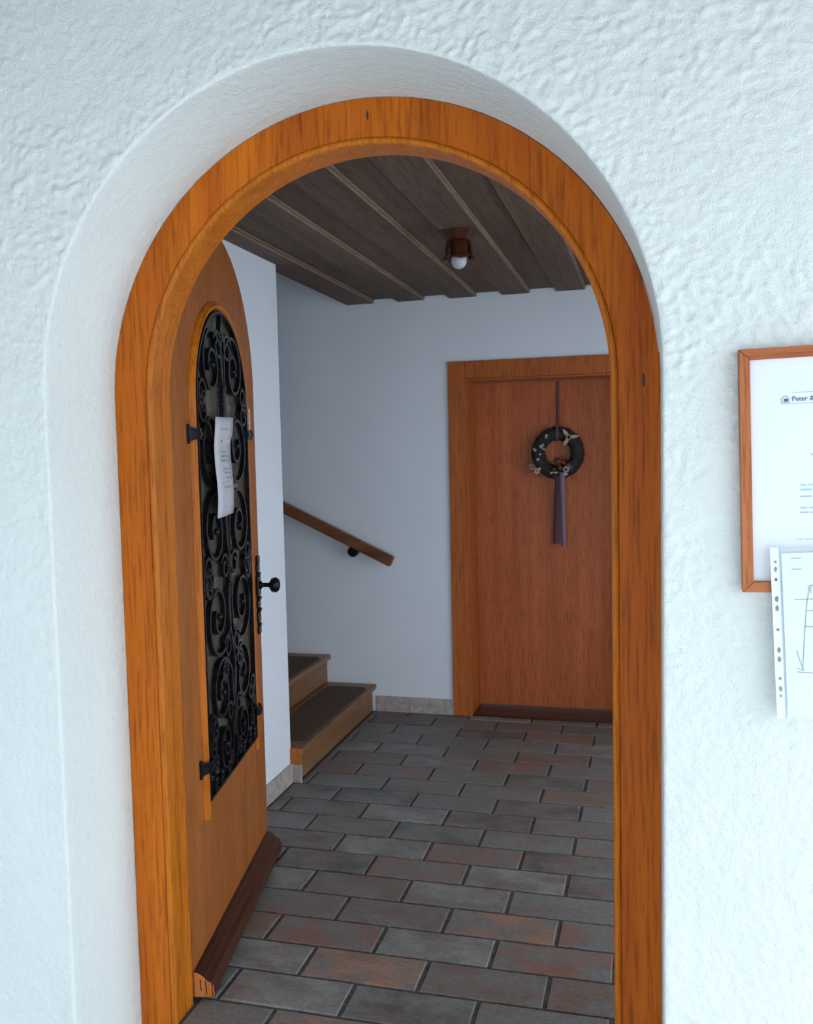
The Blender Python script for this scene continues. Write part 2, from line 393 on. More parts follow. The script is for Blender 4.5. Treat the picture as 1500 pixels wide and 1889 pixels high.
# ------------------------------------------------------------------ hall walls
wl = box('wall_left', XL-0.16, XL, YB, YC, -0.02, 4.6, M_WALL); tag(wl, 'white hall wall beside the open entrance door', kind='structure')
box('return_wall', -3.5, XL-0.16, YC-0.16, YC, -0.02, 4.6, M_WALL, wl)
DX0, DX1, DZ = -0.537, 0.50, 2.012        # back door opening
wb = flat_me('wall_back', [[(-3.5, -0.02), (DX0, -0.02), (DX0, DZ), (DX1, DZ), (DX1, -0.02), (XR+0.2, -0.02), (XR+0.2, 4.6), (-3.5, 4.6)]], 0.30)
wb.transform(Matrix.Translation((0, YBK, 0))); wbo = link('wall_back', wb, M_WALL); tag(wbo, 'white back wall of the hall and stairwell', kind='structure')
WY0, WY1, WZA, WZB = 0.12, 2.35, 0.06, 2.40       # added window in the unseen right wall, lets extra daylight into the hall
wrm = flat_me('wall_right', [[(YB, -0.02), (YBK, -0.02), (YBK, 2.8), (YB, 2.8)], [(WY0, WZA), (WY1, WZA), (WY1, WZB), (WY0, WZB)]], 0.16)
wrm.transform(Matrix(((0, 1, 0, XR), (1, 0, 0, 0), (0, 0, 1, 0), (0, 0, 0, 1)))); fixn(wrm)
wr = link('wall_right', wrm, M_WALL); tag(wr, 'white hall wall on the right with an opening for an added window', kind='structure')
wn = empty('window_added', (XR+0.07, 0, 0)); tag(wn, 'added wooden window, out of view, that brightens the hall', kind='structure')
for a, b, c_, d_ in ((WY0, WY1, WZA, WZA+.05), (WY0, WY1, WZB-.05, WZB), (WY0, WY0+.05, WZA+.0505, WZB-.0505), (WY1-.05, WY1, WZA+.0505, WZB-.0505), ((WY0+WY1)/2-.03, (WY0+WY1)/2+.03, WZA+.0505, WZB-.0505)):
    box('window_frame', 0, .05, a+.0005, b-.0005, c_+.0005, d_-.0005, M_FRAME, wn, .003)
for a, b in ((WY0+.051, (WY0+WY1)/2-.031), ((WY0+WY1)/2+.031, WY1-.051)):
    box('window_pane', .022, .026, a, b, WZA+.051, WZB-.051, M_CLEAR, wn)
we = box('wall_stairwell', -3.66, -3.5, YC-0.16, YBK+0.3, -0.02, 4.6, M_WALL); tag(we, 'white end wall of the stairwell', kind='structure')
cs = box('ceiling_stairwell', -3.66, XL-0.068, YC-0.16, YBK+0.3, 4.6, 4.7, M_WALL); tag(cs, 'white ceiling high above the stairs', kind='structure')
wu = box('wall_upper', XL-0.068, XL+0.09, YC-0.16, YBK, 2.8005, 4.6, M_WALL); tag(wu, 'white upper wall of the stairwell above the hall ceiling', kind='structure')
ce = box('ceiling', XL-0.068, XR, YB, YBK, ZH+0.018, 2.80, M_WALL); tag(ce, 'dark boarded hall ceiling of stepped planks', kind='structure')
low_r = [-1.086+0.3115*i for i in range(9)]
for i, xr in enumerate(low_r):
    x0 = xr-0.163 if i else XL-0.068
    y0 = YB if i else YB
    yend = YBK-0.001
    if i == 0:   # the first board ends against the left wall's face
        box('ceiling_board', XL+0.001, xr-0.006, YB+0.001, YC, ZL, ZH, M_CEIL, ce, 0.002)
        box('ceiling_board', x0, xr-0.006, YC+0.001, yend, ZL, ZH, M_CEIL, ce, 0.002)
    else: box('ceiling_board', x0, min(xr, XR)-0.006, YB+0.001, yend, ZL, ZH, M_CEIL, ce, 0.002)
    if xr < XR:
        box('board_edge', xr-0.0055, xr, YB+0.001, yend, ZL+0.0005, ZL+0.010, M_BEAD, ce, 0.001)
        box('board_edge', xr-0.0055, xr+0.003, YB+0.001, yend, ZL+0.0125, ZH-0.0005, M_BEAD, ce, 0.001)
    box('upper_board', x0+0.01 if i else XL-0.06, min(xr+0.16, XR)-0.001, YB+0.001, yend, ZH, ZH+0.018, M_CEIL, ce)

# skirting
bl = empty('baseboard_left'); tag(bl, 'pale stone skirting tiles along the left hall wall', kind='structure')
y = YB+0.004
while y < YC-0.02:
    y1 = min(y+0.374, YC-0.001); box('skirting_tile', XL+0.0005, XL+0.013, y, y1-0.004, -0.004, 0.092, M_STONE, bl, 0.002); y = y1
box('skirting_tile', XL+0.002, XL+0.058, YC-0.0125, YC-0.001, -0.004, 0.088, M_STONE, bl, 0.002).location = (0, 0.0, 0)
bb = empty('baseboard_back'); tag(bb, 'pale stone skirting tiles along the back wall', kind='structure')
for xa, xb in ((-1.128, -0.922), (-0.917, -0.650), (0.62, 0.99), (0.994, 1.37)):
    box('skirting_tile', xa, xb, YBK-0.013, YBK-0.0005, -0.004, 0.094, M_STONE, bb, 0.002)

# ------------------------------------------------------------------ stairs
st = empty('staircase', (XL, YC, 0)); tag(st, 'oak staircase rising to the left beside the white corner', 'staircase')
st.location = (0, 0, 0)
NOS = [(-1.127, 0.166), (-1.420, 0.340), (-1.713, 0.514), (-2.006, 0.688)]
for i, (xn, zt) in enumerate(NOS):
    y0, y1 = (YC+0.002, YBK-0.002); back = (NOS[i+1][0]-0.03) if i < 3 else -3.49
    zr = NOS[i-1][1] if i else 0.0
    if i == 0:
        box('riser', xn-0.06, xn-0.028, y0+0.001, y1, 0.0, zt-0.031, M_STAIR, st, 0.002)
        box('end_block', XL+0.001, xn-0.008, YC-0.012, y0, 0.090, zt-0.031, M_ENDGRAIN, st, 0.001)
    else: box('riser', xn-0.06, xn-0.028, y0+0.001, y1, zr+0.0005, zt-0.031, M_STAIR, st, 0.002)
    box('tread', back, xn, y0 if i else YC-0.012 if False else y0, y1, zt-0.030, zt, M_STAIR, st, 0.006, 2)
box('end_block', XL+0.001, -1.127-0.003, YC-0.012, YC+0.0015, 0.136, 0.1655, M_ENDGRAIN, st, 0.001)
def rounded(x0, x1, y0, y1, r, n=6):
    P = []
    for cx, cy, a0 in ((x1-r, y1-r, 0), (x0+r, y1-r, 90), (x0+r, y0+r, 180), (x1-r, y0+r, 270)):
        for i in range(n+1): a = math.radians(a0+90*i/n); P.append((cx+r*math.cos(a), cy+r*math.sin(a)))
    return P
for i, lb in ((0, 'brown carpet stair mat on the lowest tread'), (1, 'brown carpet stair mat on the second tread')):
    xn, zt = NOS[i]
    me = flat_me('stair_mat', [rounded(xn-0.27, xn-0.022, YC+0.115, YBK-0.115, 0.045)], 0.007, 0.002)
    me.transform(Matrix(((1, 0, 0, 0), (0, 0, 1, 0), (0, 1, 0, zt+0.0005), (0, 0, 0, 1)))); fixn(me)
    tag(link('stair_mat', me, M_MAT), lb, 'stair mat', 'carpet mats on the stairs')

# handrail
hr = empty('handrail', (-0.985, 2.955, 0.905)); tag(hr, 'brown wooden handrail on the white wall above the stairs', 'handrail')
ang = math.atan2(0.334, 0.695)
rm = box_me('rail', -1.65, 0.0, -0.022, 0.022, -0.032, 0.032, 0.007, 2); rm.transform(Matrix.Translation((0, 0, 0.032)) @ Matrix.Rotation(ang, 4, 'Y'))
ro = link('rail', rm, M_RAIL, hr)
for s in (0.272, 1.25):
    px, pz = -s*math.cos(ang), 0.032+s*math.sin(ang)
    cy = lathe_me('bracket', [(0.0, 0.0835), (0.022, 0.0835), (0.022, 0.074), (0.012, 0.072), (0.012, 0.030), (0.032, 0.028), (0.032, -0.012), (0.029, -0.016), (0, -0.016)], 24, 'Y')
    cy.transform(Matrix.Translation((px, 0, pz-0.058))); link('bracket', cy, M_IRON, hr, False)

# ------------------------------------------------------------------ back door
t2 = empty('trim_2'); tag(t2, 'brown oak casing around the back door', kind='structure')
CW = 0.103
box('casing_side', DX0-CW, DX0, YBK-0.018, YBK-0.0005, 0.0, DZ+CW, M_DOOR2F, t2, 0.003)
box('casing_side', DX1, DX1+CW, YBK-0.018, YBK-0.0005, 0.0, DZ+CW, M_DOOR2F, t2, 0.003)
box('casing_head', DX0+0.0005, DX1-0.0005, YBK-0.018, YBK-0.0005, DZ, DZ+CW, M_DOOR2F, t2, 0.003)
box('lining_side', DX0, DX0+0.012, YBK-0.010, YBK+0.27, 0.0, DZ-0.0005, M_DOOR2F, t2, 0.002)
box('lining_side', DX1-0.012, DX1, YBK-0.010, YBK+0.27, 0.0, DZ-0.0005, M_DOOR2F, t2, 0.002)
box('lining_head', DX0+0.0125, DX1-0.0125, YBK-0.010, YBK+0.27, DZ-0.012, DZ-0.0005, M_DOOR2F, t2, 0.002)
d2o = empty('door_2', (0, YBK+0.24, 0)); tag(d2o, 'closed flush brown oak door with a wreath hung on it', kind='structure')
YD = YBK+0.24
box('door_panel', DX0+0.0135, DX1-0.0135, 0, 0.045, 0.008, DZ-0.0135, M_DOOR2, d2o, 0.002)
box('stop_bead', DX0+0.0125, DX0+0.022, -0.010, -0.0005, 0.0, DZ-0.013, M_DOOR2F, d2o, 0.001)
th = box('threshold', DX0+0.0005, DX1-0.0005, YBK+0.001, YBK+0.30, -0.005, 0.006, M_SILL, t2, 0.002)

# wreath
wc = empty('wreath', (-0.022, YD-0.045, 1.567)); tag(wc, 'dark twig wreath with dried flowers and mauve ribbon on the back door', 'wreath')
bm = bmesh.new()
NU, NV = 64, 18; R1, R2 = 0.116, 0.040; vs = []
for i in range(NU):
    for j in range(NV):
        a, b = 2*math.pi*i/NU, 2*math.pi*j/NV
        p = Vector(((R1+R2*math.cos(b))*math.cos(a), R2*math.sin(b), (R1+R2*math.cos(b))*math.sin(a)))
        p += p.normalized()*0.006*noise.noise(p*60+Vector((b*2, 0, 0))); vs.append(bm.verts.new(p))
for i in range(NU):
    for j in range(NV):
        bm.faces.new((vs[i*NV+j], vs[((i+1) % NU)*NV+j], vs[((i+1) % NU)*NV+(j+1) % NV], vs[i*NV+(j+1) % NV]))
me = bpy.data.meshes.new('twig_ring'); bm.to_mesh(me); bm.free(); fixn(me); link('twig_ring', me, M_TWIG, wc)
for i in range(46):
    a = random.uniform(0, 2*math.pi); rr = R1+random.uniform(-.034, .034); sp = random.uniform(.25, .6); P = []
    dr = random.uniform(-.018, .022); dy = -0.03*math.cos((rr-R1)/R2*1.3)-0.008
    for k in range(5):
        t = k/4; aa = a+sp*t; r_ = rr+dr*t; P.append((r_*math.cos(aa), dy+random.uniform(-.003, .003), r_*math.sin(aa)))
    link('twig', tube_me('twig', P, 0.0018, 4), M_TWIG, wc)
for (a, l) in ((3.75, .075), (3.9, .085), (3.65, .06), (5.0, .06), (0.05, .045), (-.25, .05), (.7, .035), (4.15, .06), (5.35, .05)):
    P = [(R1*math.cos(a)*(1), -.03, R1*math.sin(a)), ((R1+.04)*math.cos(a-.1), -.04, (R1+.04)*math.sin(a-.1)), ((R1+.035+l)*math.cos(a-.2), -.035, (R1+.035+l)*math.sin(a-.2))]
    link('twig', tube_me('twig', P, [.0025, .0018, .0008], 5), M_TWIG, wc)
def band(name, pts, wid, mat, notch=0.0, parent=wc):
    V, Fc = [], []
    for i, (x, y_, z) in enumerate(pts):
        zz = notch if i == len(pts)-1 else 0
        V += [(x-wid/2, y_, z-zz), (x, y_, z+zz*0.3), (x+wid/2, y_, z-zz)]
    n = len(pts); V += [(a, b+0.0012, c) for a, b, c in V]
    for i in range(n-1):
        for k in range(2):
            a = i*3+k; Fc += [(a, a+1, a+4, a+3), (a+3*n, a+3*n+3, a+3*n+4, a+3*n+1)]
        for k in (0, 2): a = i*3+k; Fc.append((a, a+3, a+3+3*n, a+3*n))
    return link(name, fixn(mesh(name, V, Fc)), mat, parent, True)
band('hanging_ribbon', [(0, 0.043, 0.43), (0, 0.036, 0.36), (0, 0.005, 0.19), (0, -0.030, 0.157), (0, -0.0445, 0.12), (0.0, -0.030, 0.082), (0, 0, 0.073)], 0.017, M_RIBBON_SHADOW)
band('tail_and_shadow', [(0.028, -0.046, -0.115), (0.028, -0.040, -0.20), (0.028, -0.034, -0.30), (0.030, -0.030, -0.42), (0.033, -0.030, -0.553)], 0.033, M_RIBBON, 0.007)
band('tail_and_shadow', [(0.006, -0.040, -0.115), (0.000, -0.012, -0.20), (-0.008, 0.012, -0.30), (-0.012, 0.020, -0.42), (-0.016, 0.024, -0.545)], 0.038, M_RIBBON_SHADOW, 0.008)  # darker strip standing in for the mauve tail's shadow on the door
def petal(name, c, L, wd, ang_, mat, tilt=0.35):
    V = []; Fc = []
    for i in range(6):
        t = i/5; ww = wd*math.sin(math.pi*min(t*0.9+0.08, 1)); dx, dz = L*t*math.cos(ang_), L*t*math.sin(ang_)
        px, pz = -math.sin(ang_)*ww/2, math.cos(ang_)*ww/2; yy = -tilt*L*t*t
        V += [(c[0]+dx+px, c[1]+yy, c[2]+dz+pz), (c[0]+dx, c[1]+yy+0.003, c[2]+dz), (c[0]+dx-px, c[1]+yy, c[2]+dz-pz)]
    for i in range(5):
        for k in range(2): a = i*3+k; Fc.append((a, a+1, a+4, a+3))
    me = mesh(name, V, Fc); bm = bmesh.new(); bm.from_mesh(me); bmesh.ops.solidify(bm, geom=bm.faces[:], thickness=0.0015); bm.to_mesh(me); bm.free()
    return link(name, me, mat, wc, True)
def flower(c, L, wd, n, mat, a0=0.2, core=M_TWIG, cr=0.006, tilt=0.35):
    for k in range(n): petal('petal', c, L, wd, a0+2*math.pi*k/n, mat, tilt)
    link('flower_centre', ball_me('flower_centre', cr, 10, (c[0], c[1]-0.006, c[2])), core, wc, True)
FY = -0.044
c = (0.070, FY, 0.092)                         # large cream wooden flower: three petals and a ring
for a in (0.1, 2.2, 4.15): petal('petal', c, 0.060, 0.022, a, M_CREAM, 0.1)
rg = tube_me('flower_ring', [(c[0]+.012*math.cos(t*math.pi/8), c[1]-.006, c[2]+.012*math.sin(t*math.pi/8)) for t in range(17)], 0.0035, 6); link('flower_ring', rg, M_CREAM, wc, True)
link('flower_centre', ball_me('flower_centre', .008, 10, (c[0], c[1]-.003, c[2])), M_TWIG, wc)
c = (0.053, FY-.008, -0.098)                   # small cream ring flower
flower(c, 0.020, 0.012, 9, M_CREAM, 0, M_TWIG, 0.0075, 0.2)
for k in range(7): link('twig', tube_me('twig', [c, (c[0]+.040*math.cos(.2+k*.17), c[1]-.004, c[2]+.040*math.sin(.2+k*.17))], [.0012, .0006], 4), M_BUD, wc)
for (x, z, s) in ((-.062, .106, .010), (-.064, .094, .008), (-.094, .040, .012), (-.128, .018, .012), (-.137, .026, .010), (-.114, -.036, .011), (-.100, -.006, .008), (-.104, -.09, .009)):
    link('bud', ball_me('bud', s, 10, (x, FY+(.012 if x < -.12 else 0), z), (1, .8, .85)), M_BUD, wc, True)
petal('petal', (-.098, FY, .034), .032, .016, .8, M_BUD); petal('petal', (-.09, FY, .028), .03, .012, -.3, M_BUD)
flower((-.146, FY+.012, -.084), .022, .017, 6, M_PINK, .1, M_CREAM, .006); flower((-.118, FY, -.106), .020, .015, 6, M_CREAM, .4, M_PINK, .006)
flower((-.158, FY+.015, -.072), .016, .013, 5, M_PINK, .4, M_CREAM, .005)
for (x, z, s) in ((-.018, -.096, .013), (.036, -.056, .014), (.048, -.066, .010)):
    link('berry', ball_me('berry', s, 12, (x, FY-.008, z)), M_RED, wc, True)
petal('petal', (-.018, FY-.004, -.118), .026, .012, .2, M_CREAM); petal('petal', (-.022, FY-.004, -.112), .022, .010, 3.6, M_CREAM)
link('seed_pod', ball_me('seed_pod', .022, 12, (0.006, FY-.004, -.048), (1.35, .8, .75)), M_BROWN, wc, True)
link('seed_pod', ball_me('seed_pod', .016, 12, (0.016, FY-.006, -.088), (1.0, .8, 1.1)), M_BROWN, wc, True)
petal('leaf', (-.012, FY-.012, -.028), .05, .026, -.5, M_BROWN, -.1); petal('leaf', (.03, FY-.01, -.125), .036, .02, 0.0, M_BUD, .1)

# ------------------------------------------------------------------ ceiling lamp
lp = empty('ceiling_lamp', (-0.243, 1.465, ZH)); tag(lp, 'small turned wooden ceiling lamp with one bare round bulb', 'lamp')
bp = lathe_me('base_plate', [(0, -0.0005), (.074, -0.0005), (.088, -.012), (.088, -.020), (.060, -.048), (.044, -.062), (0, -.062)], 8); link('base_plate', bp, M_LAMPWOOD, lp)
for k in range(4):
    V, Fc = [], []; a0 = k*math.pi/2-math.pi/2+.31
    prof = [(.034, -.055), (.046, -.066), (.050, -.090), (.050, -.108), (.056, -.124), (.066, -.142)]
    for i, (r, z) in enumerate(prof):
        wid = (.78, .78, .60, .60, .70, .62)[i]
        for j in range(7):
            a = a0+wid*(j/6*2-1); zz = z+(0 if i < 5 else .010*abs(j-3)/3); V.append((r*math.cos(a), r*math.sin(a), zz))
    for i in range(5):
        for j in range(6): a = i*7+j; Fc.append((a, a+1, a+8, a+7))
    me = mesh('shade_petal', V, Fc); bm = bmesh.new(); bm.from_mesh(me); bmesh.ops.recalc_face_normals(bm, faces=bm.faces); bmesh.ops.solidify(bm, geom=bm.faces[:], thickness=0.005); bm.to_mesh(me); bm.free()
    link('shade_petal', me, M_LAMPWOOD, lp, True)
link('socket', lathe_me('socket', [(0, -.055), (.018, -.055), (.018, -.090), (.013, -.098), (0, -.098)], 16), M_TWIG, lp)
link('bulb', lathe_me('bulb', [(0, -.094), (.012, -.095), (.018, -.104), (.027, -.116), (.032, -.130), (.0325, -.140), (.030, -.152), (.022, -.164), (.010, -.1705), (0, -.172)], 24), M_LIGHTWOOD, lp, True)

# ------------------------------------------------------------------ open entrance door (local X along the leaf, local -Y towards the hall)
LTH = 0.197; LW, LZS, LT = 1.005, 1.844, 0.055
d1 = empty('door_1', (-0.7928, 0.0772, 0.0), math.pi/2+LTH); tag(d1, 'open arched oak entrance door with black iron scrollwork window', kind='structure')
SC, WR, WZS, WZ0 = 0.508, 0.318, 1.762, 0.520
leaf = flat_me('door_leaf', [arch_loop(LW/2, LW/2, 0.012, LZS, 56), arch_loop(SC, WR, WZ0, WZS, 48)], LT, 0.003)
link('door_leaf', leaf, M_LEAF, d1)
gl = flat_me('window_pane', [arch_loop(SC, WR-0.002, WZ0+0.002, WZS, 40)], 0.006); gl.transform(Matrix.Translation((0, 0.004, 0))); link('window_pane', gl, M_DGLASS, d1)
# half-round moulding around the window, open at the bottom
def leaf_path(r, z0):
    P = [(SC, z0+(WZS-z0)*i/6, -1.0, 0.0) for i in range(6)]
    P += [(SC, WZS, -math.cos(math.pi*i/40), math.sin(math.pi*i/40)) for i in range(41)]
    P += [(SC, WZS-(WZS-z0)*i/6, 1.0, 0.0) for i in range(1, 7)]; return P
mp_ = [(WR+0.001, 0.004), (WR+0.001, -0.010), (WR+0.006, -0.017), (WR+0.014, -0.018), (WR+0.019, -0.011), (WR+0.022, -0.009), (WR+0.026, -0.004), (WR+0.027, -0.0003)]
swept('window_moulding', leaf_path(WR, 0.475), mp_, M_TRIM, d1)
box('window_sill', SC-WR+0.001, SC+WR-0.001, -0.006, 0.003, WZ0-0.012, WZ0-0.0005, M_SILL, d1, 0.002)
# grille
gr = empty('grille', (SC, -0.0095, 0), 0, d1)
GB, GT = 0.016, 0.011
link('border_bar', ribbon_me('border_bar', [(x-SC, z) for x, z in arch_loop(SC, WR-0.010, WZ0+0.006, WZS, 40)], GB, 0.009), M_IRON, gr)
link('border_bar', ribbon_me('border_bar', [(-WR+0.014, WZ0+0.011), (WR-0.014, WZ0+0.011)], GB, 0.009), M_IRON, gr)
def spiral(cx, cz, r0, r1, a0, turns, sgn, n=46):
    P = []
    for i in range(n+1):
        t = i/n; r = r0+(r1-r0)*(t**0.85); a = a0+sgn*2*math.pi*turns*t; P.append((cx+r*math.cos(a), cz+r*math.sin(a)))
    return P
def scroll(P, name='scroll'):
    for sx in (1, -1):
        link(name, ribbon_me(name, [(x*sx, z) for x, z in P], GB, GT), M_IRON, gr)
def stud(x, z, r=0.012):
    for sx in (1, -1):
        o = link('stud', ball_me('stud', r, 10, (0, 0, 0), (1, .8, 1)), M_IRON, gr, True); o.location = (x*sx, -0.008, z)
def collar(x, z, both=True):
    for sx in ((1, -1) if both and abs(x) > .001 else (1,)):
        o = box('collar', -.016, .016, -.0095, .0088, -.013, .013, M_IRON, gr, .002); o.location = (x*sx, 0, z)
        for dz in (-.006, .006): link('collar_band', box_me('collar_band', -.0175, .0175, -.0115, .0089, dz-.0028, dz+.0028, .001), M_IRON, o)
rows = [(1.890, .128, 1), (1.630, .146, -1), (1.352, .144, 1), (1.075, .144, -1), (0.820, .124, 1), (0.640, .090, -1)]
for i, (z, r, s) in enumerate(rows):
    cx = r+.008 if r > .1 else r+.02
    tail = [(0.008+.0, z-s*(r+.06)), (0.007, z-s*r*.75)] if i < 5 else [(0.03, z-s*(r+.03)), (.022, z-s*r*.7)]
    scroll(tail+spiral(cx, z, r, r*.22, math.pi-s*.35, 1.55, -s))
    stud(cx, z, .013 if i < 4 else .011)
    collar(0.0, z-s*(r*.72))
    # small companion scroll filling the outer gap
    zz = z-s*(r+.022); rr = .050 if i < 4 else .038
    scroll(spiral(WR-.020-rr, zz, rr, rr*.3, math.pi/2*s, 1.35, -s, 30), 'small_scroll'); stud(WR-.020-rr, zz, .008)
for (z, r) in ((1.955, .055), (1.50, .045), (1.225, .048), (.955, .045), (.735, .036), (.575, .030)):
    scroll(spiral(.058, z, r, r*.35, 0.4, 1.2, 1, 26), 'small_scroll')
for (z0, z1) in ((2.062, 1.80), (1.76, 1.50), (1.48, 1.24), (1.21, .97), (.96, .74), (.72, .532)):
    link('scroll_stem', ribbon_me('scroll_stem', [(0.03*math.sin(math.pi*t/10)*(1 if int(z0*10) % 2 else -1), z0+(z1-z0)*t/10) for t in range(11)], GB, GT), M_IRON, gr)
for z in (1.99, 1.77, 1.49, 1.225, .965, .73): collar(.0, z)
for (x, z, r) in ((.235, 1.20, .050), (.24, .725, .044), (.09, .885, .040), (.24, .62, .034)):
    scroll(spiral(x, z, r, r*.28, -1.2, 1.5, 1, 30), 'small_scroll'); stud(x, z, .008)
for x in (.10, .19, .26): stud(x, .575, .011); collar(x, .552)
# clamps holding the grille across the moulding
for sx, z in ((-1, 1.664), (1, 1.672), (-1, 0.643), (1, 0.628)):
    cl = empty('clamp', (sx*(WR-.01), 0.006, z), 0, None); cl.parent = d1; cl.location = (SC+sx*(WR+.010), 0.0, z)
    pth = [(.042, -.003), (.034, -.006), (.026, -.016), (.018, -.0245), (.004, -.026), (-.014, -.0245), (-.024, -.016)]
    for half, lift in ((.017, 0.0), (.006, -.0032)):
        Vc, Fk = [], []
        for (px, py) in pth:
            for dy in (0.0, -.0035): Vc += [(px*sx, py+lift+dy, -half*(1.25 if px > .03 else 1)), (px*sx, py+lift+dy, half*(1.25 if px > .03 else 1))]
        for i in range(len(pth)-1):
            q = i*4; Fk += [(q, q+1, q+5, q+4), (q+2, q+6, q+7, q+3), (q, q+4, q+6, q+2), (q+1, q+3, q+7, q+5)]
        Fk += [(0, 2, 3, 1), (4*len(pth)-4, 4*len(pth)-3, 4*len(pth)-1, 4*len(pth)-2)]
        link('clamp_strap', fixn(mesh('clamp_strap', Vc, Fk)), M_IRON, cl)
    link('clamp_foot', box_me('clamp_foot', .042*sx-.005, .042*sx+.005, -.009, -.0005, -.030, .030, .003), M_IRON, cl)
# weather board
prof = [(0.0, 0.088), (-0.012, 0.086), (-0.030, 0.074), (-0.036, 0.066), (-0.040, 0.062), (-0.052, 0.058), (-0.060, 0.048), (-0.062, 0.020), (-0.058, 0.012), (0.0, 0.012)]
V, Fc = [], []; sts = [(0.002, 1.0), (0.96, 1.0), (0.985, .95), (1.002, .80), (1.012, .5)]
for s, k in sts:
    for (a, b) in prof: V.append((s, a*k-0.0005, b if k == 1 else 0.012+(b-.012)*(.6+.4*k)))
m = len(prof)
for i in range(len(sts)-1):
    for j in range(m): a, b = i*m+j, i*m+(j+1) % m; Fc.append((a, a+m, b+m, b))
Fc += [tuple(range((len(sts)-1)*m, len(sts)*m)), tuple(range(m))]
wbd = link('weather_board', fixn(mesh('weather_board', V, Fc)), M_SILL, d1)
me = mesh('end_grain', [(0.0012, a*.97-.001, b*.985) for a, b in prof]+[(0.0018, a*.97-.001, b*.985) for a, b in prof], [tuple(range(m-1, -1, -1)), tuple(range(m, 2*m))]+[(j, (j+1) % m, m+(j+1) % m, m+j) for j in range(m)])
eg = link('end_grain', fixn(me), M_ENDGRAIN, wbd)
for a, L_ in ((-.020, .038), (-.036, .048), (-.054, .055)):
    link('varnish_drip', tube_me('varnish_drip', [(0.0008, a, .070-abs(a)*.25), (0.0008, a-.001, .070-L_*.6), (0.0008, a-.002, .070-L_)], [.0022, .0016, .0018], 5), M_SILL, wbd)
# handle plate and knob
hp = empty('handle', (0.958, 0, 0), 0, d1)
zs_ = [.898+.0152*i for i in range(21)]
for z0, z1, hw, pr in [(.895, .925, .017, .010), (.925, .94, .012, .014), (.94, .985, .019, .010), (.985, 1.0, .011, .016), (1.0, 1.03, .020, .010), (1.03, 1.045, .013, .016), (1.045, 1.125, .022, .012), (1.125, 1.14, .013, .016), (1.14, 1.17, .019, .010), (1.17, 1.205, .014, .012)]:
    box('handle_plate', -hw, hw, -pr, -.0005, z0+.0005, z1-.0005, M_IRON, hp, .003)
kb = lathe_me('knob', [(0, 0), (.016, 0), (.016, -.006), (.0085, -.010), (.0085, -.034), (.014, -.040), (.026, -.046), (.030, -.056), (.029, -.066), (.022, -.075), (.010, -.079), (0, -.080)], 24, 'Y')
kb.transform(Matrix.Translation((0, -.012, 1.088))); link('knob', kb, M_IRON, hp, True)
# long white tag on the closing stile
tg = empty('tag', (.905, -.0005, 0), 0, d1)
tagp = box('tag_plate', -.015, .015, -.004, 0, 1.672, 1.772, M_TAG, tg, .001)
for k in range(4): box('tag_mark', -.006, .006, -.0046, -.0041, 1.684+k*.022, 1.690+k*.022, M_INKG, tg)

# notice in the door window: a sheet in front of the grille
nt_ = empty('door_notice', (0, 0, 0)); tag(nt_, 'white paper notice hung on the iron grille of the open door', 'notice')
nt_.location = (Vector((-0.7928, 0.0772, 0))+Vector((math.cos(math.pi/2+LTH), math.sin(math.pi/2+LTH), 0))*.318); nt_.rotation_euler = (0, 0, math.pi/2+LTH)
V, Fc = [], []
for i in range(13):
    for j in range(5):
        s, z = .205*j/4, 1.398+.322*i/12; V.append((s-.006*(1-i/12), -.034-.004*math.sin(i*.6)-.003*math.sin(j*1.3)-(.006 if i > 9 and j > 2 else 0), z+.004*j/4))
for i in range(12):
    for j in range(4): a = i*5+j; Fc.append((a, a+1, a+6, a+5))
me = mesh('sheet', V, Fc); bm = bmesh.new(); bm.from_mesh(me); bmesh.ops.recalc_face_normals(bm, faces=bm.faces); bmesh.ops.solidify(bm, geom=bm.faces[:], thickness=.0012); bm.to_mesh(me); bm.free()
link('sheet', me, M_NOTE, nt_, True)
for (s0, wd, z, mt, hh) in ((.055, .08, 1.682, M_INKG, .003), (.060, .085, 1.640, M_INKR, .007), (.055, .05, 1.607, M_INKG, .004), (.06, .085, 1.592, M_INKG, .006), (.06, .08, 1.578, M_INKG, .006), (.075, .07, 1.552, M_INKG, .004), (.085, .065, 1.538, M_INKG, .004), (.11, .04, 1.522, M_INKG, .005), (.055, .10, 1.506, M_INKR, .004), (.07, .09, 1.492, M_INKG, .004), (.05, .03, 1.43, M_INK2, .003)):
    k = 0.0
    while k < wd:
        l = random.uniform(.008, .02); l = min(l, wd-k); j = int((z-1.398)/.322*12)
        box('print_line', s0+k, s0+k+l, -.0432, -.0422, z, z+hh, mt, nt_); k += l+.004

